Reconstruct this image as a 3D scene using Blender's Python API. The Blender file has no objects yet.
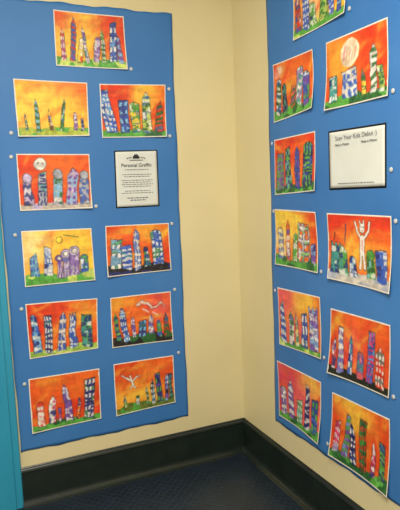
import bpy, numpy as np, math
from mathutils import Matrix, Vector
rng=np.random.default_rng(7)
scene=bpy.context.scene
coll=scene.collection
try:
    scene.view_settings.view_transform='Standard'
    scene.view_settings.look='None'
except Exception: pass

# ------------------------------------------------------------------ helpers
def s2l(c):
    c=np.asarray(c,dtype=float)
    return np.where(c<=0.04045,c/12.92,((np.clip(c,0,None)+0.055)/1.055)**2.4)
def rgba(c): 
    l=s2l(c); return (float(l[0]),float(l[1]),float(l[2]),1.0)
def mat_base(name):
    m=bpy.data.materials.new(name); m.use_nodes=True
    nt=m.node_tree; b=nt.nodes['Principled BSDF']; return m,nt,b
def noise_mat(name,c1,c2,scale=6,rough=0.6,bump=0.0,bscale=80,detail=4,metal=0.0,spec=0.5,stretch=(1,1,1)):
    m,nt,b=mat_base(name); N=nt.nodes; Lk=nt.links
    tc=N.new('ShaderNodeTexCoord'); mp=N.new('ShaderNodeMapping'); mp.inputs['Scale'].default_value=stretch
    Lk.new(tc.outputs['Object'],mp.inputs['Vector'])
    n=N.new('ShaderNodeTexNoise'); n.inputs['Scale'].default_value=scale; n.inputs['Detail'].default_value=detail
    Lk.new(mp.outputs[0],n.inputs['Vector'])
    r=N.new('ShaderNodeValToRGB'); r.color_ramp.elements[0].position=0.3; r.color_ramp.elements[1].position=0.7
    r.color_ramp.elements[0].color=rgba(c1); r.color_ramp.elements[1].color=rgba(c2)
    Lk.new(n.outputs['Fac'],r.inputs['Fac']); Lk.new(r.outputs['Color'],b.inputs['Base Color'])
    b.inputs['Roughness'].default_value=rough; b.inputs['Metallic'].default_value=metal
    b.inputs['Specular IOR Level'].default_value=spec
    if bump>0:
        n2=N.new('ShaderNodeTexNoise'); n2.inputs['Scale'].default_value=bscale; n2.inputs['Detail'].default_value=3
        Lk.new(tc.outputs['Object'],n2.inputs['Vector'])
        bp=N.new('ShaderNodeBump'); bp.inputs['Strength'].default_value=bump; bp.inputs['Distance'].default_value=0.002
        Lk.new(n2.outputs['Fac'],bp.inputs['Height']); Lk.new(bp.outputs[0],b.inputs['Normal'])
    return m
def mesh_obj(name,verts,faces,mat,parent=None,smooth=False):
    me=bpy.data.meshes.new(name); me.from_pydata([tuple(v) for v in verts],[],faces); me.update()
    if smooth: me.polygons.foreach_set('use_smooth',[True]*len(me.polygons))
    o=bpy.data.objects.new(name,me); coll.objects.link(o)
    if mat: me.materials.append(mat)
    if parent: o.parent=parent
    return o
def box(name,lo,hi,mat,parent=None):
    x0,y0,z0=lo;x1,y1,z1=hi
    v=[(x0,y0,z0),(x1,y0,z0),(x1,y1,z0),(x0,y1,z0),(x0,y0,z1),(x1,y0,z1),(x1,y1,z1),(x0,y1,z1)]
    fc=[(0,3,2,1),(4,5,6,7),(0,1,5,4),(1,2,6,5),(2,3,7,6),(3,0,4,7)]
    return mesh_obj(name,v,fc,mat,parent)
def struct(o): o['kind']='structure'; return o

# ------------------------------------------------------------------ room
M_wall=noise_mat('cream_wall_paint',(.855,.81,.635),(.885,.84,.67),scale=2.5,rough=.45,bump=.2,bscale=160)
M_ceil=noise_mat('ceiling_paint',(.80,.79,.74),(.84,.83,.78),scale=4,rough=.9,bump=.4,bscale=60)
M_base=noise_mat('dark_vinyl_baseboard',(.085,.125,.115),(.12,.16,.145),scale=14,rough=.30,bump=.1,bscale=90)
M_trim=noise_mat('teal_gloss_paint',(.16,.56,.71),(.20,.62,.77),scale=5,rough=.4,bump=.1,bscale=40,stretch=(1,1,.2))

m,nt,b=mat_base('dark_navy_floor_tile'); N=nt.nodes; Lk=nt.links
tc=N.new('ShaderNodeTexCoord')
mp=N.new('ShaderNodeMapping'); mp.inputs['Rotation'].default_value=(0,0,math.radians(45))
Lk.new(tc.outputs['Object'],mp.inputs['Vector'])
br=N.new('ShaderNodeTexBrick'); br.offset=0.0; br.inputs['Scale'].default_value=1.0
br.inputs['Brick Width'].default_value=.03; br.inputs['Row Height'].default_value=.03; br.inputs['Mortar Size'].default_value=.003; br.inputs['Mortar Smooth'].default_value=.6
br.inputs['Color1'].default_value=rgba((.09,.145,.20)); br.inputs['Color2'].default_value=rgba((.075,.125,.175)); br.inputs['Mortar'].default_value=rgba((.13,.19,.25))
Lk.new(mp.outputs[0],br.inputs['Vector'])
nz=N.new('ShaderNodeTexNoise'); nz.inputs['Scale'].default_value=7; nz.inputs['Detail'].default_value=6
Lk.new(tc.outputs['Object'],nz.inputs['Vector'])
mx=N.new('ShaderNodeMix'); mx.data_type='RGBA'; mx.blend_type='OVERLAY'; mx.inputs[0].default_value=.5
Lk.new(br.outputs['Color'],mx.inputs[6]); Lk.new(nz.outputs['Fac'],mx.inputs[7]); Lk.new(mx.outputs[2],b.inputs['Base Color'])
bp=N.new('ShaderNodeBump'); bp.inputs['Strength'].default_value=.5; bp.inputs['Distance'].default_value=.002
Lk.new(br.outputs['Fac'],bp.inputs['Height']); Lk.new(bp.outputs[0],b.inputs['Normal'])
b.inputs['Roughness'].default_value=.38
M_floor=m

struct(box('floor',(-3.2,-4.2,-.1),(.1,.1,0),M_floor))
struct(box('ceiling',(-3.2,-4.2,2.9),(.1,.1,3.0),M_ceil))
struct(box('wall_left',(-3.2,0,0),(.1,.1,2.9),M_wall))
struct(box('wall_right',(0,-4.2,0),(.1,0,2.9),M_wall))
# coved baseboards (moulded profile swept along wall)
H=.186
prof=[(0,H),(.003,H),(.006,H-.004),(.006,H-.008),(.010,H-.012),(.013,H-.019),(.013,H-.024),(.011,H-.028),(.011,.03),(.013,.02),(.018,.011),(.026,.005),(.036,.002),(.04,0),(0,0)]
def baseboard(name,axis,a,bnd):
    v=[];n=len(prof)
    for end in (0,1):
        for d,z in prof:
            t=a if end==0 else (bnd-0 if bnd!=0 else -d)
            v.append((t,-d,z) if axis==0 else (-d,t,z))
    fc=[(i,(i+1)%n,n+(i+1)%n,n+i) for i in range(n)]+[tuple(range(n))[::-1],tuple(range(n,2*n))]
    o=mesh_obj(name,v,fc,M_base); struct(o)
    return o
baseboard('baseboard_left',0,-1.198,0)
baseboard('baseboard_right',1,-4.2,0)
# teal door casing standing at the end of the paper: stepped profile
def casing():
    pr=[(-1.196,0),(-1.196,.016),(-1.201,.021),(-1.225,.022),(-1.231,.027),(-1.30,.027),(-1.306,.022),(-1.306,0)]
    v=[];n=len(pr)
    for z in (0,2.15):
        for x,d in pr: v.append((x,-d,z))
    fc=[(i,(i+1)%n,n+(i+1)%n,n+i) for i in range(n)]+[tuple(range(n))[::-1],tuple(range(n,2*n))]
    return struct(mesh_obj('trim_1',v,fc,M_trim))
casing()

# ------------------------------------------------------------------ blue backing papers
def wave(s,z,side):
    k=0.0 if side==0 else 1.7
    return .0024+.0008*math.sin(5.2*s+2.1*z+k)+.0006*math.sin(9.5*z-3.0*s+k*2)+.0004*math.sin(23*s+7*z+k)
def waveA(s,z,side):
    k=0.0 if side==0 else 1.7
    return .0024+.0008*np.sin(5.2*s+2.1*z+k)+.0006*np.sin(9.5*z-3.0*s+k*2)+.0004*np.sin(23*s+7*z+k)
M_blue=noise_mat('blue_craft_paper',(.19,.44,.72),(.25,.495,.765),scale=1.8,rough=.58,bump=.16,bscale=22)
def to_world(side,s,z,d):
    return (s,-d,z) if side==0 else (-d,s,z)
def blue_paper(side,s0,s1,z0,z1,label):
    nx,nz_=60,130; V=[];F=[]
    for j in range(nz_+1):
        z=z0+(z1-z0)*j/nz_
        for i in range(nx+1):
            s=s0+(s1-s0)*i/nx
            zz=z+ (0.003*math.sin(i*.35)+.0015*math.sin(i*.9) if j in (0,nz_) else 0)
            ss=s+ (0.0022*math.sin(j*.16)+.001*math.sin(j*.5+side) if i in (0,nx) else 0)
            V.append(to_world(side,ss,zz,wave(s,z,side)))
    w=nx+1
    for j in range(nz_):
        for i in range(nx):
            a=j*w+i
            q=(a,a+1,a+1+w,a+w)
            F.append(q if side==0 else q[::-1])
    o=mesh_obj('backing_paper',V,F,M_blue,smooth=True)
    md=o.modifiers.new('thickness','SOLIDIFY'); md.thickness=.0003; md.offset=-1
    o['label']=label; o['category']='poster paper'
    return o
blue_paper(0,-1.19,-.335,.262,2.32,'tall trimmed sheet of blue craft paper beside teal casing')
blue_paper(1,-1.235,-.345,.300,2.345,'tall sheet of blue craft paper hanging above dark baseboard')

# ------------------------------------------------------------------ painter
W_,H_=184,138
U0,V0=np.meshgrid((np.arange(W_)+.5)/W_,(np.arange(H_)+.5)/H_)
U,V_=U0,V0
def vnoise(nx,ny,seed):
    r=np.random.default_rng(seed); g=r.random((ny+2,nx+2))
    x=U0*nx; y=V0*ny; xi=x.astype(int); yi=y.astype(int); fx=x-xi; fy=y-yi
    fx=fx*fx*(3-2*fx); fy=fy*fy*(3-2*fy)
    return (g[yi,xi]*(1-fx)+g[yi,xi+1]*fx)*(1-fy)+(g[yi+1,xi]*(1-fx)+g[yi+1,xi+1]*fx)*fy
PAL=dict(O=(.95,.44,.13),R=(.88,.19,.09),Y=(.99,.83,.28),P=(.95,.38,.40),B=(.20,.36,.76),N=(.15,.18,.46),G=(.35,.67,.26),D=(.16,.40,.19),
 V=(.48,.33,.68),W=(.95,.94,.92),K=(.12,.11,.13),T=(.24,.60,.58),U=(.45,.26,.15),S=(.68,.70,.76),L=(.76,.70,.86),C=(.50,.75,.92),A=(.98,.92,.70),M=(.86,.20,.42),F=(.78,.87,.42))
def col(k): return np.array(PAL[k]) if isinstance(k,str) else np.array(k)
class Canvas:
    def __init__(s,base,seed,blobs):
        global U,V_
        a=vnoise(6,5,seed+900)-.5; b=vnoise(6,5,seed+901)-.5
        a2=vnoise(26,20,seed+902)-.5; b2=vnoise(26,20,seed+903)-.5
        U=U0+.028*a+.009*a2; V_=V0+.04*b+.012*b2
        s.r=np.random.default_rng(seed+77)
        s.seed=seed; s.im=np.zeros((H_,W_,3))+col(base)
        for k,cu,cv,ru,rv,al in blobs:
            n=vnoise(5,4,seed+11)*.6+vnoise(14,9,seed+12)*.4
            d=((U-cu)/ru)**2+((V_-cv)/rv)**2
            w=np.clip(np.exp(-d)*1.9*(0.5+n),0,1)*al
            s.im=s.im*(1-w[...,None])+col(k)*w[...,None]
        # loose wet brush strokes
        cool=any(k[0] in ('Y','A') and k[5]>=.9 for k in blobs)
        for i in range(30):
            cu,cv=s.r.random(),s.r.random(); ang=s.r.normal(.5,.6); ln=s.r.uniform(.10,.32); wd=s.r.uniform(.02,.055)
            x=(U-cu)*math.cos(ang)+(V_-cv)*.75*math.sin(ang); y=-(U-cu)*math.sin(ang)+(V_-cv)*.75*math.cos(ang)
            w=np.clip(1.3*np.exp(-(x/ln)**4-(y/wd)**2),0,1)*s.r.uniform(.2,.7)*(.4+.8*vnoise(30,24,seed*31+i))
            w=np.clip(w,0,1)
            pool=['O','O','Y','Y',(.98,.62,.22),'R'] if cool else ['R','O','Y',(.98,.62,.22),(.92,.24,.12),'O']
            k=pool[s.r.integers(0,6)]
            s.im=s.im*(1-w[...,None])+col(k)*w[...,None]
        for k,cu,cv,ru,rv,al in blobs:
            if k in ('Y','A','P','M'):
                d=((U-cu)/(ru*.8))**2+((V_-cv)/(rv*.8))**2
                w=np.clip(np.exp(-d)*(.4+vnoise(9,7,seed+15)),0,1)*al*.8
                s.im=s.im*(1-w[...,None])+col(k)*w[...,None]
        st=vnoise(5,24,seed+3)*.5+vnoise(24,8,seed+4)*.5
        s.im*=(0.90+.2*st)[...,None]
    def put(s,m,c,a=1.0):
        w=(m.astype(float)*a)[...,None]; s.im=s.im*(1-w)+col(c)*w
    def wash(s,m,c,seed=0,amt=.35,op=1.0):
        n=vnoise(20,15,s.seed*3+seed+50); n2=vnoise(46,34,s.seed*5+seed+51)
        k=(1-amt*.55+amt*(.65*n+.35*n2))[...,None]
        cc=col(c)[None,None]*k
        cc=cc+ (1-cc)*np.clip(n2-.62,0,1)[...,None]*amt*1.1
        s.im=np.where(m[...,None],cc*op+s.im*(1-op),s.im)
    def ground(s,c,h,var=.03,second=None):
        s.gr=(c,h,var,second)
        s._g(.02)
    def _g(s,up):
        c,h,var,second=s.gr
        top=h+up+var*np.sin(U*9+s.seed)+var*.5*np.sin(U*23+s.seed*2)
        s.wash(V_<top,c,9,.35)
        if second: s.wash((V_<top)&(vnoise(9,6,s.seed+77)>.62),second,8,.4)
    def disc(s,cu,cv,r,c,outline=True,asp=.75):
        d=np.sqrt((U-cu)**2+((V_-cv)*asp)**2)
        s.wash(d<r,c,4,.45)
        if outline: s.put((d<r)&(d>r-.009),'K',.55)
    def seg(s,a,b,w,c,al=1.0):
        ax,ay=a;bx,by=b; dx,dy=bx-ax,(by-ay)*.75
        t=np.clip(((U-ax)*dx+((V_-ay)*.75)*dy)/(dx*dx+dy*dy+1e-9),0,1)
        d=np.sqrt((U-ax-t*dx)**2+((V_-ay)*.75-t*dy)**2)
        s.put(d<w,c,al)
    def tower(s,x0,x1,y1,c,a,pat='win',roof='flat',y0=.1,lean=None,third='K'):
        r=s.r
        if lean is None: lean=r.normal(0,.05)
        y0=y0-r.uniform(0,.05); y1=y1+r.uniform(-.03,.04)
        if roof=='dome' and r.random()<.45: roof=['flat','point','slant','crown'][r.integers(0,4)]
        if pat in('zig','chk','dot') and r.random()<.7: pat='blk'
        if pat=='str' and r.random()<.5: pat='blk'
        cx=(x0+x1)/2+lean*(V_-y0); ww=r.uniform(.85,1.18); hw=(x1-x0)/2*(ww+r.uniform(-.40,.15)*(V_-y0)/(y1-y0))
        hw0=(x1-x0)/2
        t=(U-cx)/hw
        rh=dict(flat=0,point=.12,dome=.07,step=.07,ball=.08,slant=.06,crown=.05)[roof]
        if roof=='point': top=y1+rh*(1-np.abs(t))
        elif roof=='dome': top=y1+rh*np.sqrt(np.clip(1-t*t,0,1))
        elif roof=='step': top=y1+rh*(np.abs(t)<.5)
        elif roof=='slant': top=y1+rh*t
        elif roof=='crown': top=y1+rh*((np.floor((t+1)*2.5)%2)==0)
        else: top=y1+.03*t*r.uniform(-1,1)
        body=(np.abs(t)<1)&(V_>y0)&(V_<top)
        ex=.0065/hw
        inner=(np.abs(t)<1-ex)&(V_>y0+.010)&(V_<top-.012)
        brk=.35+.6*vnoise(16,14,s.seed*3+int(x0*77))
        s.im=s.im*(1-(body*brk)[...,None])+col('K')*(body*brk)[...,None]
        s.wash(inner,c,int(x0*100),.5,.92)
        other=['B','V','C','G','N','W','T','B'][r.integers(0,8)]
        nn=vnoise(9,11,s.seed*7+int(x0*991))
        s.im=np.where((inner&(nn>.62))[...,None],s.im*.4+col(other)*.6,s.im)
        px=np.clip((t+1)/2,0,.999); py=np.clip(V_-y0,0,None)
        keep=vnoise(22,26,s.seed*13+int(x0*313))>.26
        ii=inner&keep
        sc=r.uniform(.9,1.4)
        jx=.10*(vnoise(14,18,s.seed*17+int(x0*53))-.5); jy=.05*(vnoise(12,9,s.seed*19+int(x0*59))-.5)
        px=np.clip(px+jx*2,0,.999); py=np.clip(py+jy,0,None)
        if pat=='blk':
            y=0.0; pool=[a,c,a,'W',other,a,'N' if r.random()<.4 else 'W']
            while y<1:
                h=r.uniform(.05,.13); n=r.integers(1,4) if hw0>.05 else r.integers(1,3)
                for k in range(n):
                    m=ii&(py>y+.008)&(py<y+h-.006)&(px>(k+.12)/n)&(px<(k+.88)/n)
                    s.wash(m,pool[r.integers(0,len(pool))],int(y*50)+k,.3,.88)
                y+=h
        elif pat=='win':
            n=2 if hw0<.055 else 3
            hh=.10*sc; cu=(px*n)%1; cv=(py/hh)%1
            s.wash(ii&(abs(cu-.5)<.31)&(abs(cv-.5)<.30),a,3,.25,.9)
        elif pat=='big':
            n=2 if hw0>.045 else 1
            cu=(px*n)%1; cv=(py/(.15*sc))%1
            w=ii&(abs(cu-.5)<.38)&(abs(cv-.5)<.36)
            s.put(w,'N',.7); s.wash(ii&(abs(cu-.5)<.27)&(abs(cv-.5)<.27),a,3,.25)
        elif pat=='str':
            s.wash(ii&((((py+.04*(px-.5)*r.uniform(-2,2))/(.10*sc))%1)<.5),a,3,.3,.85)
        elif pat=='zig':
            s.wash(ii&(((py/(.15*sc)+abs(((px*1.5)%1)-.5))%1)<.5),a,3,.3,.85)
        elif pat=='chk':
            s.wash(ii&((((px*2.99).astype(int)+(py/(.09*sc)).astype(int))%2)==0),a,3,.3,.85)
        elif pat=='dot':
            cu=(px*2)%1; cv=(py/(.11*sc))%1
            s.wash(ii&((cu-.5)**2+(cv-.5)**2<.10),a,3,.3)
        elif pat=='ver':
            s.wash(ii&(((px*2.5)%1)<.45),a,3,.3,.8)
        elif pat=='mix':
            q=(py/(.17*sc)).astype(int)%3
            s.wash(ii&(q==0)&(((px*3)%1)<.5),a,3,.3)
            s.wash(ii&(q==1)&(((py/.06)%1)<.5),a,3,.3)
            s.wash(ii&(q==2)&(abs(px-.5)<.28)&(abs(((py/.085)%1)-.5)<.3),third if third!='K' else a,3,.3)
        n=vnoise(70,52,s.seed+int(x0*97))
        s.put(inner&(n>.86),'N',.25)
        s.put(inner&(n<.14),'W',.4)
        if roof=='ball':
            s.disc((x0+x1)/2+lean*(y1-y0),y1+.05,hw0*.95,c)
    def done(s,edge=.017):
        s._g(-.035)
        n=vnoise(90,70,s.seed+5); s.im*=(.94+.10*n)[...,None]
        for _ in range(2):
            im=s.im; k=im.copy()
            k[1:-1,1:-1]=(im[1:-1,1:-1]*2+im[:-2,1:-1]+im[2:,1:-1]+im[1:-1,:-2]+im[1:-1,2:])/6
            s.im=k
        wv=.006*(vnoise(12,10,s.seed+600)-.5)
        b=(U0<edge+wv)|(U0>1-edge+wv)|(V0<edge*1.3+wv)|(V0>1-edge*1.3+wv)
        s.wash(b,(.93,.91,.86),6,.1)
        return np.clip(s.im,0,1)

P={}
c=Canvas('O',1,[('Y',.35,.45,.3,.5,1),('R',.85,.7,.3,.5,.8),('R',.1,.9,.2,.2,.6)])
c.ground('G',.14,.02,'F')
for t in [(.07,.15,.62,'R','W','win','point'),(.19,.27,.80,'B','R','str','point'),(.30,.37,.45,'Y','R','dot','dome'),(.42,.49,.62,'V','W','zig','point'),(.52,.60,.5,'L','V','str','dome'),(.63,.70,.62,'D','W','win','point'),(.74,.86,.84,'B','W','big','flat'),(.88,.95,.55,'V','C','str','dome')]: c.tower(*t)
P['L1']=c.done()
c=Canvas((.97,.58,.2),2,[('Y',.35,.6,.5,.3,.9),('Y',.6,.25,.5,.2,.9),('R',.9,.9,.3,.2,.3)])
c.ground((.68,.74,.25),.14,.02,'G')
for t in [(.27,.33,.55,'D','C','str','point'),(.44,.49,.40,'U','Y','str','point'),(.58,.64,.60,'G','D','zig','point'),(.77,.83,.40,'V','N','str','dome'),(.88,.93,.30,'N','W','win','flat'),(.12,.16,.28,'T','Y','str','point')]: c.tower(*t,y0=.08)
P['L2']=c.done()
c=Canvas('O',3,[('R',.15,.8,.4,.5,.9),('Y',.68,.75,.2,.25,.8),('R',.95,.3,.2,.4,.7)])
c.ground('G',.12,.02,'D')
for t in [(.07,.25,.88,'B','W','win','flat'),(.28,.43,.72,'B','C','big','flat'),(.46,.61,.62,'G','Y','zig','dome'),(.64,.78,.72,'F','D','dot','point'),(.81,.94,.60,'D','R','str','point')]: c.tower(*t)
P['L3']=c.done()
c=Canvas('R',4,[('O',.5,.8,.6,.3,.9),('O',.9,.5,.3,.4,.6),('R',.1,.7,.2,.4,.5)])
c.ground((.74,.70,.66),.11,.02,'L')
for t in [(.06,.20,.55,'L','N','zig','ball'),(.24,.38,.64,'S','N','mix','flat'),(.45,.60,.55,'S','D','zig','ball'),(.64,.78,.62,'L','V','dot','dome'),(.82,.96,.56,'S','B','chk','ball')]: c.tower(*t)
c.disc(.31,.82,.085,'W'); c.seg((.28,.84),(.285,.84),.007,'K'); c.seg((.34,.84),(.345,.84),.007,'K')
P['L4']=c.done()
c=Canvas('Y',6,[('A',.2,.75,.3,.4,1),('O',.95,.8,.15,.3,.7),('O',.05,.5,.10,.5,.4),('Y',.6,.6,.4,.5,1)])
c.ground('G',.17,.03,'F')
for t in [(.08,.24,.55,'C','B','win','dome'),(.27,.42,.70,'B','W','str','flat'),(.80,.93,.45,'B','G','str','dome')]: c.tower(*t,y0=.12)
c.disc(.52,.80,.05,'Y')
for cu,w,h,k in ((.50,.055,.44,'V'),(.60,.065,.52,'L'),(.72,.07,.56,'L')):
    c.tower(cu-w,cu+w,h,k,'W' if k=='V' else 'V','ver','flat',lean=0)
    c.disc(cu,h+.02,w*1.05,k); c.disc(cu,h+.02,w*.55,'W')
c.seg((.58,.90),(.80,.84),.006,'D',.7)
P['L6']=c.done()
c=Canvas('O',7,[('R',.2,.85,.4,.4,.9),('R',.9,.3,.2,.4,.7),('Y',.55,.85,.3,.2,.5)])
c.ground('K',.16,.03,'N')
for t in [(.05,.20,.72,'C','W','big','flat'),(.23,.38,.60,'B','W','str','flat'),(.41,.53,.80,'W','B','win','point'),(.57,.68,.50,'T','G','zig','dome'),(.70,.90,.78,'B','W','win','dome')]: c.tower(*t)
P['L7']=c.done()
c=Canvas('O',8,[('R',.2,.8,.4,.4,.9),('Y',.8,.7,.25,.2,.5),('R',.9,.3,.2,.3,.5)])
c.ground((.62,.76,.32),.11,.02,'F')
for t in [(.07,.19,.72,'C','N','str','dome'),(.23,.34,.75,'N','W','win','flat'),(.40,.53,.66,'W','B','big','point'),(.57,.70,.66,'B','W','zig','dome'),(.75,.93,.68,'T','N','blk','flat')]: c.tower(*t,y0=.06)
P['L8']=c.done()
c=Canvas('R',9,[('O',.4,.7,.5,.4,.9),('P',.85,.75,.25,.3,.7),('Y',.15,.85,.2,.2,.4)])
# pale looping creature above the towers with dark contour lines
body=[(.44,.80),(.52,.86),(.60,.80),(.66,.70),(.74,.72),(.82,.80),(.88,.70)]
for i in range(len(body)-1): c.seg(body[i],body[i+1],.027-.002*i,'K',.5)
for i in range(len(body)-1): c.seg(body[i],body[i+1],.021-.002*i,(.95,.85,.80),.85)
c.seg((.52,.72),(.60,.64),.014,'W',.7); c.seg((.68,.62),(.76,.56),.014,'W',.6)
for a,b in [((.50,.84),(.58,.78)),((.66,.71),(.76,.76)),((.84,.76),(.87,.70))]: c.seg(a,b,.005,'R',.8)
c.ground('K',.18,.04,'D')
for t in [(.08,.16,.60,'G','N','str','point'),(.18,.32,.70,'B','W','win','step'),(.34,.42,.55,'V','W','dot','dome'),(.44,.56,.45,'N','C','big','flat'),(.58,.68,.5,'W','V','zig','point'),(.72,.82,.38,'B','G','str','dome'),(.84,.93,.45,'D','R','win','point')]: c.tower(*t)
P['L9']=c.done()
c=Canvas('R',10,[('O',.6,.85,.5,.3,.9),('O',.2,.5,.2,.3,.5)])
c.ground('G',.11,.02,'D')
for t in [(.10,.20,.45,'R','W','str','dome'),(.24,.34,.50,'W','M','zig','point'),(.37,.43,.40,'V','P','str','flat'),(.48,.60,.66,'V','W','dot','point'),(.63,.69,.45,'O','K','str','dome'),(.73,.90,.82,'N','W','win','flat')]: c.tower(*t)
P['L10']=c.done()
c=Canvas('O',11,[('R',.1,.9,.3,.3,.6),('Y',.4,.3,.4,.3,.6),('R',.9,.8,.2,.3,.5)])
c.ground((.38,.46,.16),.14,.03,'G')
bird=[((.13,.76),(.20,.70),.008),((.20,.70),(.28,.62),.014),((.28,.62),(.36,.70),.010),((.36,.70),(.42,.70),.006),((.28,.62),(.29,.54),.014),((.29,.54),(.25,.48),.008),((.29,.54),(.33,.48),.008),((.27,.66),(.26,.72),.012)]
for a,b,w in bird: c.seg(a,b,w+.006,'K',.55)
for a,b,w in bird: c.seg(a,b,w,'W',.95)
for t in [(.15,.21,.25,'A','G','str','point'),(.33,.39,.30,'D','W','win','flat'),(.50,.55,.35,'D','W','win','point'),(.60,.66,.45,'K','W','win','point'),(.70,.80,.72,'N','G','big','flat'),(.82,.88,.55,'V','K','str','point'),(.90,.96,.66,'T','K','win','flat')]: c.tower(*t)
P['L11']=c.done()
# right wall
c=Canvas('Y',21,[('O',.7,.8,.4,.3,.9),('O',.1,.3,.2,.3,.6),('A',.4,.5,.2,.3,.6)])
c.ground('G',.13,.02,'F')
for t in [(.05,.17,.62,'R','B','str','point'),(.20,.33,.8,'B','W','win','flat'),(.36,.48,.45,'G','W','dot','dome'),(.52,.66,.7,'F','D','zig','point'),(.70,.80,.5,'B','W','str','flat'),(.84,.95,.85,'C','B','big','dome')]: c.tower(*t)
P['R1']=c.done()
c=Canvas('R',22,[('O',.5,.8,.6,.3,.9),('Y',.4,.5,.4,.2,.4),('W',.12,.85,.12,.08,.8)])
c.ground('G',.17,.04,'D')
for t in [(.06,.20,.65,'D','W','str','dome'),(.24,.38,.58,'T','K','chk','dome'),(.42,.56,.45,'O','D','str','dome'),(.58,.72,.72,'W','T','zig','dome'),(.78,.92,.62,'B','G','str','dome')]: c.tower(*t)
P['R2']=c.done()
c=Canvas('O',23,[('R',.85,.6,.3,.5,.8),('R',.1,.2,.2,.3,.6),('Y',.3,.6,.2,.3,.6)])
c.disc(.42,.74,.145,(.95,.86,.74),False)
for i in range(9): c.seg((.33+.02*i,.66+.05*math.sin(i*2)),(.35+.02*i,.80+.04*math.cos(i)),.009,['P','W',(.9,.65,.5),'A'][i%4],.55)
c.ground('G',.13,.02,'D')
for t in [(.08,.22,.45,'T','W','str','dome'),(.31,.53,.50,'W','B','win','flat'),(.60,.68,.34,'Y','D','str','point'),(.72,.84,.60,'W','D','str','point'),(.87,.95,.4,'F','D','zig','flat')]: c.tower(*t)
P['R3']=c.done()
c=Canvas('O',24,[('R',.2,.8,.4,.3,.9),('R',.9,.5,.2,.5,.8)])
c.ground('D',.12,.02,'G')
for t in [(.06,.24,.70,'V','G','win','flat'),(.28,.46,.82,'G','N','chk','flat'),(.50,.66,.70,'B','V','big','point'),(.70,.92,.76,'N','G','mix','dome')]: c.tower(*t)
P['R4']=c.done()
c=Canvas('O',26,[('Y',.3,.75,.4,.3,1),('A',.15,.4,.2,.3,.7),('R',.95,.8,.15,.3,.6)])
c.ground('G',.15,.03,'D')
for t in [(.08,.22,.60,'A','B','win','dome'),(.27,.38,.72,'O','W','str','point'),(.42,.53,.5,'G','W','dot','dome'),(.57,.80,.78,'W','O','big','flat'),(.84,.94,.5,'V','C','str','dome')]: c.tower(*t)
P['R6']=c.done()
c=Canvas('O',27,[('R',.5,.95,.6,.2,.9),('R',.05,.4,.15,.4,.7),('Y',.7,.4,.3,.2,.5)])
c.ground((.80,.78,.74),.15,.02,'S')
fig=[((.57,.66),(.57,.46),.040),((.57,.82),(.57,.80),.042),((.53,.69),(.48,.77),.013),((.48,.77),(.46,.89),.012),((.61,.69),(.67,.77),.013),((.67,.77),(.69,.89),.012),((.55,.46),(.535,.26),.018),((.595,.46),(.61,.26),.018),((.54,.87),(.535,.91),.010),((.60,.87),(.605,.91),.010)]
for a,b,w in fig: c.seg(a,b,w+.006,'K',.7)
for a,b,w in fig: c.seg(a,b,w,'W')
c.seg((.55,.83),(.552,.83),.007,'K'); c.seg((.59,.83),(.592,.83),.007,'K'); c.seg((.56,.78),(.58,.78),.005,'K'); c.seg((.57,.64),(.57,.50),.008,'R',.5)
for t in [(.04,.17,.50,'T','N','str','dome'),(.20,.35,.42,'G','W','zig','dome'),(.38,.50,.34,'C','W','str','dome'),(.64,.77,.36,'G','D','chk','ball'),(.80,.94,.50,'B','W','str','dome')]: c.tower(*t)
c.seg((.30,.60),(.31,.85),.007,'N',.8); c.seg((.12,.60),(.13,.72),.008,'K',.7)
P['R7']=c.done()
c=Canvas('O',28,[('P',.2,.85,.4,.3,1),('Y',.6,.8,.25,.25,.85),('P',.3,.3,.3,.3,.7)])
c.ground('G',.10,.02,'F')
for t in [(.05,.22,.74,'B','W','str','dome'),(.26,.38,.55,'W','D','zig','point'),(.42,.52,.5,'Y','V','dot','dome'),(.56,.70,.70,'B','W','big','flat'),(.75,.93,.78,'V','W','str','dome')]: c.tower(*t)
P['R8']=c.done()
c=Canvas('R',29,[('O',.5,.85,.5,.2,.8),('P',.4,.5,.2,.3,.4),('O',.9,.4,.2,.3,.5)])
c.ground((.10,.13,.08),.12,.02,'K')
for t in [(.05,.13,.50,'P','W','dot','dome'),(.14,.28,.78,'W','V','win','flat'),(.32,.42,.60,'B','W','str','point'),(.48,.60,.40,'V','P','zig','dome'),(.62,.76,.82,'B','M','mix','flat'),(.80,.92,.5,'R','W','win','point')]: c.tower(*t)
P['R9']=c.done()
c=Canvas('P',30,[('M',.3,.85,.4,.3,.7),('Y',.75,.8,.25,.2,.7),('M',.1,.4,.2,.3,.5),('P',.6,.4,.3,.3,.9)])
c.ground('G',.13,.03,'D')
for t in [(.06,.22,.50,'W','V','big','dome'),(.26,.40,.62,'V','W','str','point'),(.45,.58,.50,'G','W','win','flat'),(.62,.76,.75,'N','W','str','dome'),(.80,.94,.66,'B','G','big','flat')]: c.tower(*t)
P['R10']=c.done()
c=Canvas('O',31,[('Y',.4,.8,.4,.2,.9),('R',.1,.4,.2,.4,.7),('R',.9,.7,.2,.3,.7)])
c.ground('D',.13,.03,'G')
for t in [(.05,.17,.60,'M','W','win','dome'),(.21,.33,.72,'V','G','str','flat'),(.37,.48,.52,'N','W','dot','point'),(.52,.64,.78,'D','R','win','flat'),(.68,.78,.52,'M','W','zig','point'),(.82,.94,.66,'G','N','str','flat')]: c.tower(*t)
P['R11']=c.done()

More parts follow.
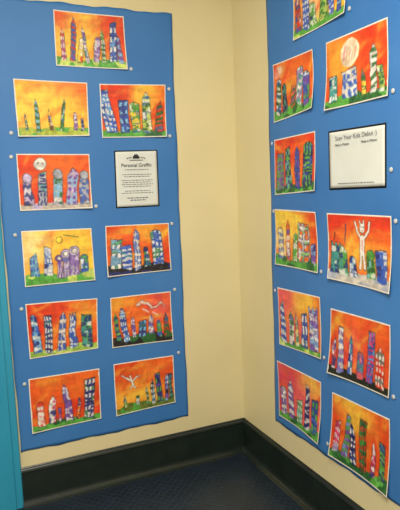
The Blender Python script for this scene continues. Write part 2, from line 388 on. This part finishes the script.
m,nt,b=mat_base('tempera_on_paper'); N=nt.nodes; Lk=nt.links
at=N.new('ShaderNodeAttribute'); at.attribute_name='paint'
tc=N.new('ShaderNodeTexCoord'); n=N.new('ShaderNodeTexNoise'); n.inputs['Scale'].default_value=120; n.inputs['Detail'].default_value=4
Lk.new(tc.outputs['Object'],n.inputs['Vector'])
mr=N.new('ShaderNodeMapRange'); mr.inputs[1].default_value=.3; mr.inputs[2].default_value=.7; mr.inputs[3].default_value=.9; mr.inputs[4].default_value=1.03
Lk.new(n.outputs['Fac'],mr.inputs[0])
vm=N.new('ShaderNodeVectorMath'); vm.operation='SCALE'
Lk.new(at.outputs['Color'],vm.inputs[0]); Lk.new(mr.outputs[0],vm.inputs['Scale']); Lk.new(vm.outputs[0],b.inputs['Base Color'])
bp=N.new('ShaderNodeBump'); bp.inputs['Strength'].default_value=.15; bp.inputs['Distance'].default_value=.001
Lk.new(n.outputs['Fac'],bp.inputs['Height']); Lk.new(bp.outputs[0],b.inputs['Normal'])
b.inputs['Roughness'].default_value=.5
M_paint=m

def sheet(name,side,q,nx,nz_,off,curl,mat,img=None,seed=0,parent=None,thick=.0004):
    """q: TL,TR,BR,BL in wall coords (TL is nearest picture-left as seen in the room)."""
    q=np.array(q); u=(np.arange(nx)+0.0)/(nx-1); v=(np.arange(nz_)+0.0)/(nz_-1)
    Uu,Vv=np.meshgrid(u,v)
    pt=(q[3][None,None]*((1-Uu)*(1-Vv))[...,None]+q[2][None,None]*(Uu*(1-Vv))[...,None]+q[0][None,None]*((1-Uu)*Vv)[...,None]+q[1][None,None]*(Uu*Vv)[...,None])
    r=np.random.default_rng(seed+400); cc=r.random(4)*curl
    S=pt[...,0]; Z=pt[...,1]
    d=waveA(S,Z,side)+off
    d=d+cc[0]*np.clip((1-Uu)+(1-Vv)-1.35,0,1)**2*4+cc[1]*np.clip(Uu+(1-Vv)-1.35,0,1)**2*4+cc[2]*np.clip(Uu+Vv-1.45,0,1)**2*2+cc[3]*np.clip((1-Uu)+Vv-1.45,0,1)**2*2
    if curl>0: d=d+.0008*(1+np.sin(Uu*7+seed)*np.sin(Vv*5+seed*2))
    co=np.stack([S,-d,Z],-1) if side==0 else np.stack([-d,S,Z],-1)
    centre=co[0,nx//2].copy()
    co=(co-centre).reshape(-1,3).astype(np.float32)
    me=bpy.data.meshes.new(name)
    idx=np.arange(nx*nz_).reshape(nz_,nx)
    F=np.stack([idx[:-1,:-1],idx[:-1,1:],idx[1:,1:],idx[1:,:-1]],-1).reshape(-1,4)
    nf=len(F)
    me.vertices.add(nx*nz_); me.vertices.foreach_set('co',co.ravel())
    me.loops.add(nf*4); me.loops.foreach_set('vertex_index',F.ravel().astype(np.int32))
    me.polygons.add(nf); me.polygons.foreach_set('loop_start',(np.arange(nf)*4).astype(np.int32))
    try: me.polygons.foreach_set('loop_total',np.full(nf,4,dtype=np.int32))
    except Exception: pass
    me.polygons.foreach_set('use_smooth',np.ones(nf,dtype=bool))
    me.update(calc_edges=True); me.validate()
    if img is not None:
        a=me.color_attributes.new('paint','FLOAT_COLOR','POINT')
        lin=s2l(img); rg=np.concatenate([lin,np.ones(lin.shape[:2]+(1,))],-1).astype(np.float32)
        a.data.foreach_set('color',rg.ravel())
    me.materials.append(mat)
    o=bpy.data.objects.new(name,me); coll.objects.link(o)
    o.location=Vector(centre.tolist())
    md=o.modifiers.new('thickness','SOLIDIFY'); md.thickness=thick; md.offset=-1
    if parent is not None:
        o.parent=parent; o.matrix_parent_inverse=Matrix.Translation(-parent.location)
    return o

Q={}
Q['L1']=(0,[(-0.905,2.286),(-0.58,2.284),(-0.574,2.041),(-0.908,2.042)])
Q['L2']=(0,[(-1.099,1.976),(-0.771,1.973),(-0.776,1.73),(-1.096,1.724)])
Q['L3']=(0,[(-0.714,1.97),(-0.384,1.98),(-0.391,1.727),(-0.715,1.721)])
Q['L4']=(0,[(-1.11,1.649),(-0.781,1.646),(-0.783,1.392),(-1.111,1.394)])
Q['L6']=(0,[(-1.114,1.303),(-0.793,1.297),(-0.789,1.045),(-1.115,1.045)])
Q['L7']=(0,[(-0.725,1.303),(-0.4,1.299),(-0.395,1.057),(-0.73,1.054)])
Q['L8']=(0,[(-1.12,0.966),(-0.785,0.956),(-0.795,0.707),(-1.118,.704)])
Q['L9']=(0,[(-0.721,0.949),(-0.406,0.949),(-0.402,0.69),(-0.725,0.697)])
Q['L10']=(0,[(-1.132,0.61),(-0.796,0.606),(-0.801,0.35),(-1.133,0.345)])
Q['L11']=(0,[(-0.725,0.615),(-0.405,0.61),(-0.406,0.356),(-0.725,0.345)])
Q['R1']=(1,[(-0.566,2.3),(-0.911,2.307),(-0.914,2.08),(-0.568,2.07)])
Q['R2']=(1,[(-0.396,2.009),(-0.703,2.004),(-0.704,1.772),(-0.394,1.751)])
Q['R3']=(1,[(-0.788,2.006),(-1.123,2.004),(-1.129,1.747),(-0.783,1.748)])
Q['R4']=(1,[(-0.391,1.674),(-0.709,1.679),(-0.71,1.435),(-0.389,1.421)])
Q['R6']=(1,[(-0.387,1.356),(-0.708,1.348),(-0.724,1.092),(-0.385,1.094)])
Q['R7']=(1,[(-0.783,1.345),(-1.145,1.342),(-1.141,1.069),(-0.791,1.08)])
Q['R8']=(1,[(-0.398,0.985),(-0.729,0.991),(-0.737,0.724),(-0.396,0.706)])
Q['R9']=(1,[(-0.802,0.957),(-1.141,0.958),(-1.137,0.689),(-0.785,0.681)])
Q['R10']=(1,[(-0.375,0.62),(-0.728,0.62),(-0.716,0.336),(-0.391,0.347)])
Q['R11']=(1,[(-0.803,0.601),(-1.138,0.611),(-1.134,0.31),(-0.786,0.321)])
LAB={
'L1':'childs skyline painting, blue and purple towers on yellow and orange sky',
'L2':'pale orange and yellow skyline painting with thin small towers',
'L3':'skyline painting with tall blue and green towers on orange sky',
'L4':'red orange painting of greyish lilac towers with rounded tops',
'L6':'yellow skyline painting with blue towers and lilac domed buildings',
'L7':'orange painting of blue and white towers on black ground',
'L8':'red orange painting of blue and white towers on lime ground',
'L9':'painting of pale creature above patterned towers on black ground',
'L10':'red skyline painting with one tall navy tower and smaller ones',
'L11':'orange painting of a white flying bird beside narrow dark towers',
'R1':'yellow and orange skyline painting with striped blue and green towers',
'R2':'red painting of green and teal striped towers',
'R3':'orange painting with large pale moon over patterned towers',
'R4':'red orange painting of wide purple, green and navy towers',
'R6':'yellow orange painting with a large white windowed tower',
'R7':'orange painting of white figure with raised arms behind towers',
'R8':'pink and orange painting of blue and white striped towers',
'R9':'red painting of white, blue and pink towers on dark ground',
'R10':'pink painting of white, navy and purple towers on green ground',
'R11':'orange painting of crimson, purple and green narrow towers'}
for i,(k,(side,q)) in enumerate(Q.items()):
    o=sheet('painting',side,q,W_,H_,.0010,.009,M_paint,P[k],seed=i)
    o['label']=LAB[k]; o['category']='painting'

# ------------------------------------------------------------------ printed notices
M_white=noise_mat('white_printer_paper',(.82,.84,.83),(.86,.88,.87),scale=8,rough=.6)
M_black=noise_mat('black_card',(.09,.09,.09),(.12,.12,.12),scale=20,rough=.85,spec=.15)
M_ink=noise_mat('black_ink',(.12,.12,.14),(.18,.18,.2),scale=30,rough=.7)
M_grey=noise_mat('grey_ink',(.40,.41,.43),(.48,.49,.51),scale=30,rough=.7)
def bilin(q,u,v):
    q=np.array(q); p=q[3]*(1-u)*(1-v)+q[2]*u*(1-v)+q[0]*(1-u)*v+q[1]*u*v; return p
def frame_for(side,q,off):
    ps=[bilin(q,.5,.5)]; c=ps[0]; d=wave(c[0],c[1],side)+off
    if side==0: return Matrix(((1,0,0,c[0]),(0,0,-1,-d),(0,1,0,c[1]),(0,0,0,1)))
    # picture-right is -Y on this wall; normal is -X
    return Matrix(((0,0,-1,-d),(-1,0,0,c[0]),(0,1,0,c[1]),(0,0,0,1)))
def text(name,body,size,x,y,fm,mat,parent,bold=.0):
    cu=bpy.data.curves.new(name,'FONT'); cu.body=body; cu.size=size; cu.align_x='CENTER'; cu.align_y='CENTER'; cu.offset=bold; cu.extrude=.0001
    o=bpy.data.objects.new(name,cu); coll.objects.link(o); o.matrix_world=fm@Matrix.Translation((x,y,0))
    bpy.context.view_layer.update()
    dg=bpy.context.evaluated_depsgraph_get(); me=bpy.data.meshes.new_from_object(o.evaluated_get(dg))
    mw=o.matrix_world.copy(); bpy.data.objects.remove(o)
    o=bpy.data.objects.new(name,me); coll.objects.link(o); me.materials.clear(); me.materials.append(mat)
    o.parent=parent; o.matrix_parent_inverse=Matrix.Translation(-parent.location); o.matrix_basis=mw
    return o
def lines_mesh(name,rows,fm,mat,parent,seed):
    r=np.random.default_rng(seed); V=[];F=[]
    for y,w,h in rows:
        x=-w/2
        while x<w/2-.003:
            l=min(r.uniform(.006,.018),w/2-x); i=len(V)
            for dx,dy in ((x,y-h/2),(x+l,y-h/2),(x+l,y+h/2),(x,y+h/2)): V.append(tuple(fm@Vector((dx,dy,0))))
            F.append((i,i+1,i+2,i+3)); x+=l+.0035
    o=mesh_obj(name,V,F,mat); o.parent=parent; o.matrix_parent_inverse=Matrix.Translation(-parent.location)
    return o
# portrait notice
q=[(-0.655,1.655),(-0.447,1.659),(-0.449,1.392),(-0.66,1.391)]
qo=[(-0.661,1.661),(-0.441,1.664),(-0.443,1.386),(-0.666,1.385)]
card=sheet('printed_notice',0,qo,20,24,.0010,.0,M_black,seed=50)
card['label']='white printed notice with bold heading mounted on thin black card'; card['category']='notice'
sheet('notice_paper',0,q,20,24,.0018,.0,M_white,seed=50,parent=card)
fm=frame_for(0,q,.0036)
text('printed_heading','Personal Graffiti',.0235,0,.066,fm,M_ink,card,.0001)
lines_mesh('printed_text',[(.045,.12,.003),(.022,.15,.003),(.012,.13,.003),(-.006,.16,.003),(-.016,.15,.003),(-.026,.16,.003),(-.036,.14,.003),(-.058,.13,.003),(-.068,.16,.003),(-.092,.11,.005),(-.103,.08,.005)],fm,M_grey,card,3)
# small emblem at the head of the notice: dark capped badge with side sprigs
V=[];F=[]
def poly(pts):
    i=len(V); V.extend([tuple(fm@Vector((x,y,0))) for x,y in pts]); F.append(tuple(range(i,i+len(pts))))
poly([(-.018,.098),(.018,.098),(.016,.110),(.010,.113),(.006,.121),(0,.116),(-.006,.121),(-.010,.113),(-.016,.110)])
for sx in (-1,1):
    for k in range(3):
        x=sx*(.026+.009*k); y=.103-.002*k
        poly([(x-.003,y-.003),(x+.003,y-.001),(x+.002,y+.004),(x-.003,y+.003)])
poly([(-.034,.089),(.034,.089),(.034,.092),(-.034,.092)])
em=mesh_obj('printed_emblem',V,F,M_ink); em.parent=card; em.matrix_parent_inverse=Matrix.Translation(-card.location)
# landscape notice
q=[(-0.803,1.660),(-1.108,1.654),(-1.109,1.446),(-0.806,1.444)]
qo=[(-0.796,1.667),(-1.115,1.661),(-1.116,1.439),(-0.799,1.437)]
card=sheet('printed_notice',1,qo,24,18,.0010,.0,M_black,seed=51)
card['label']='landscape white notice with heading on thin black card'; card['category']='notice'
sheet('notice_paper',1,q,24,18,.0018,.0,M_white,seed=51,parent=card)
fm=frame_for(1,q,.0036)
text('printed_heading','Scan Your Kids Debut :)',.0235,0,.082,fm,M_grey,card,.0)
for x,t in ((-.075,'Made in Motion'),(.075,'Made in Motion')):
    text('printed_subheading',t,.013,x,.057,fm,M_ink,card,.0)
lines_mesh('printed_text',[(-.090,.2,.003)],fm,M_grey,card,5)

# ------------------------------------------------------------------ push pins (flat round heads)
M_pin=noise_mat('white_plastic_pin',(.74,.76,.78),(.80,.82,.83),scale=30,rough=.45)
def pin_mesh():
    prof=[(0,.0),(.0012,.0),(.0012,.002),(.0078,.0022),(.0086,.0028),(.0084,.0036),(.0066,.0046),(.0035,.0052),(0,.0054)]
    V=[];F=[];n=16
    for r_,d in prof:
        for i in range(n): V.append((r_*math.cos(2*math.pi*i/n),r_*math.sin(2*math.pi*i/n),d))
    for j in range(len(prof)-1):
        for i in range(n): F.append((j*n+i,j*n+(i+1)%n,(j+1)*n+(i+1)%n,(j+1)*n+i))
    me=bpy.data.meshes.new('pushpin'); me.from_pydata(V,[],F); me.update()
    me.polygons.foreach_set('use_smooth',[True]*len(F)); me.materials.append(M_pin); return me
pm=pin_mesh()
pins=[(0,-1.124,1.741),(0,-1.132,1.636),(0,-.556,2.046),(0,-1.141,1.287),(0,-.764,1.400),(0,-.372,1.732),(0,-1.138,.945),(0,-.382,.955),(0,-.376,.620),(0,-1.150,.590),
 (0,-.382,1.295),(0,-.366,1.96),
 (1,-1.147,1.76),(1,-1.162,1.325),(1,-.738,1.10),(1,-.752,.735),(1,-.372,.965),(1,-.372,1.345),(1,-1.155,.700),(1,-.768,.36),(1,-.372,1.66),(1,-1.14,1.50),(1,-.930,2.09)]
for side,s,z in pins:
    o=bpy.data.objects.new('pushpin',pm); coll.objects.link(o)
    d=wave(s,z,side)
    fm=Matrix(((1,0,0,s),(0,0,-1,-d),(0,1,0,z),(0,0,0,1))) if side==0 else Matrix(((0,0,-1,-d),(-1,0,0,s),(0,1,0,z),(0,0,0,1)))
    o.matrix_world=fm
    o['label']='small flat white pushpin stuck into the blue paper'; o['category']='pushpin'; o['group']='white pushpins in the blue paper'

# ------------------------------------------------------------------ lights
w=bpy.data.worlds.new('World'); scene.world=w; w.use_nodes=True
w.node_tree.nodes['Background'].inputs[0].default_value=rgba((.99,.95,.86)); w.node_tree.nodes['Background'].inputs[1].default_value=.95
def area(name,loc,rot,sx,sy,e,c):
    l=bpy.data.lights.new(name,'AREA'); l.shape='RECTANGLE'; l.size=sx; l.size_y=sy; l.energy=e; l.color=c
    o=bpy.data.objects.new(name,l); coll.objects.link(o); o.location=loc; o.rotation_euler=rot; return o
area('ceiling_lamp',(-1.3,-1.9,2.85),(0,0,0),1.2,.6,84,(1,.91,.76))

# ------------------------------------------------------------------ camera
R=np.array([[0.914381,-0.403078,-0.037885],[0.08104,0.090547,0.992589],[-0.39666,-0.910675,0.11546]])
cam=bpy.data.cameras.new('camera'); cam.sensor_fit='HORIZONTAL'; cam.sensor_width=36; cam.lens=36*544.13/400; cam.clip_start=.05
co=bpy.data.objects.new('camera',cam); coll.objects.link(co)
RT=Matrix([list(r) for r in R.T]).to_4x4()
co.matrix_world=Matrix.Translation((-1.3597,-2.593,1.45))@RT
scene.camera=co
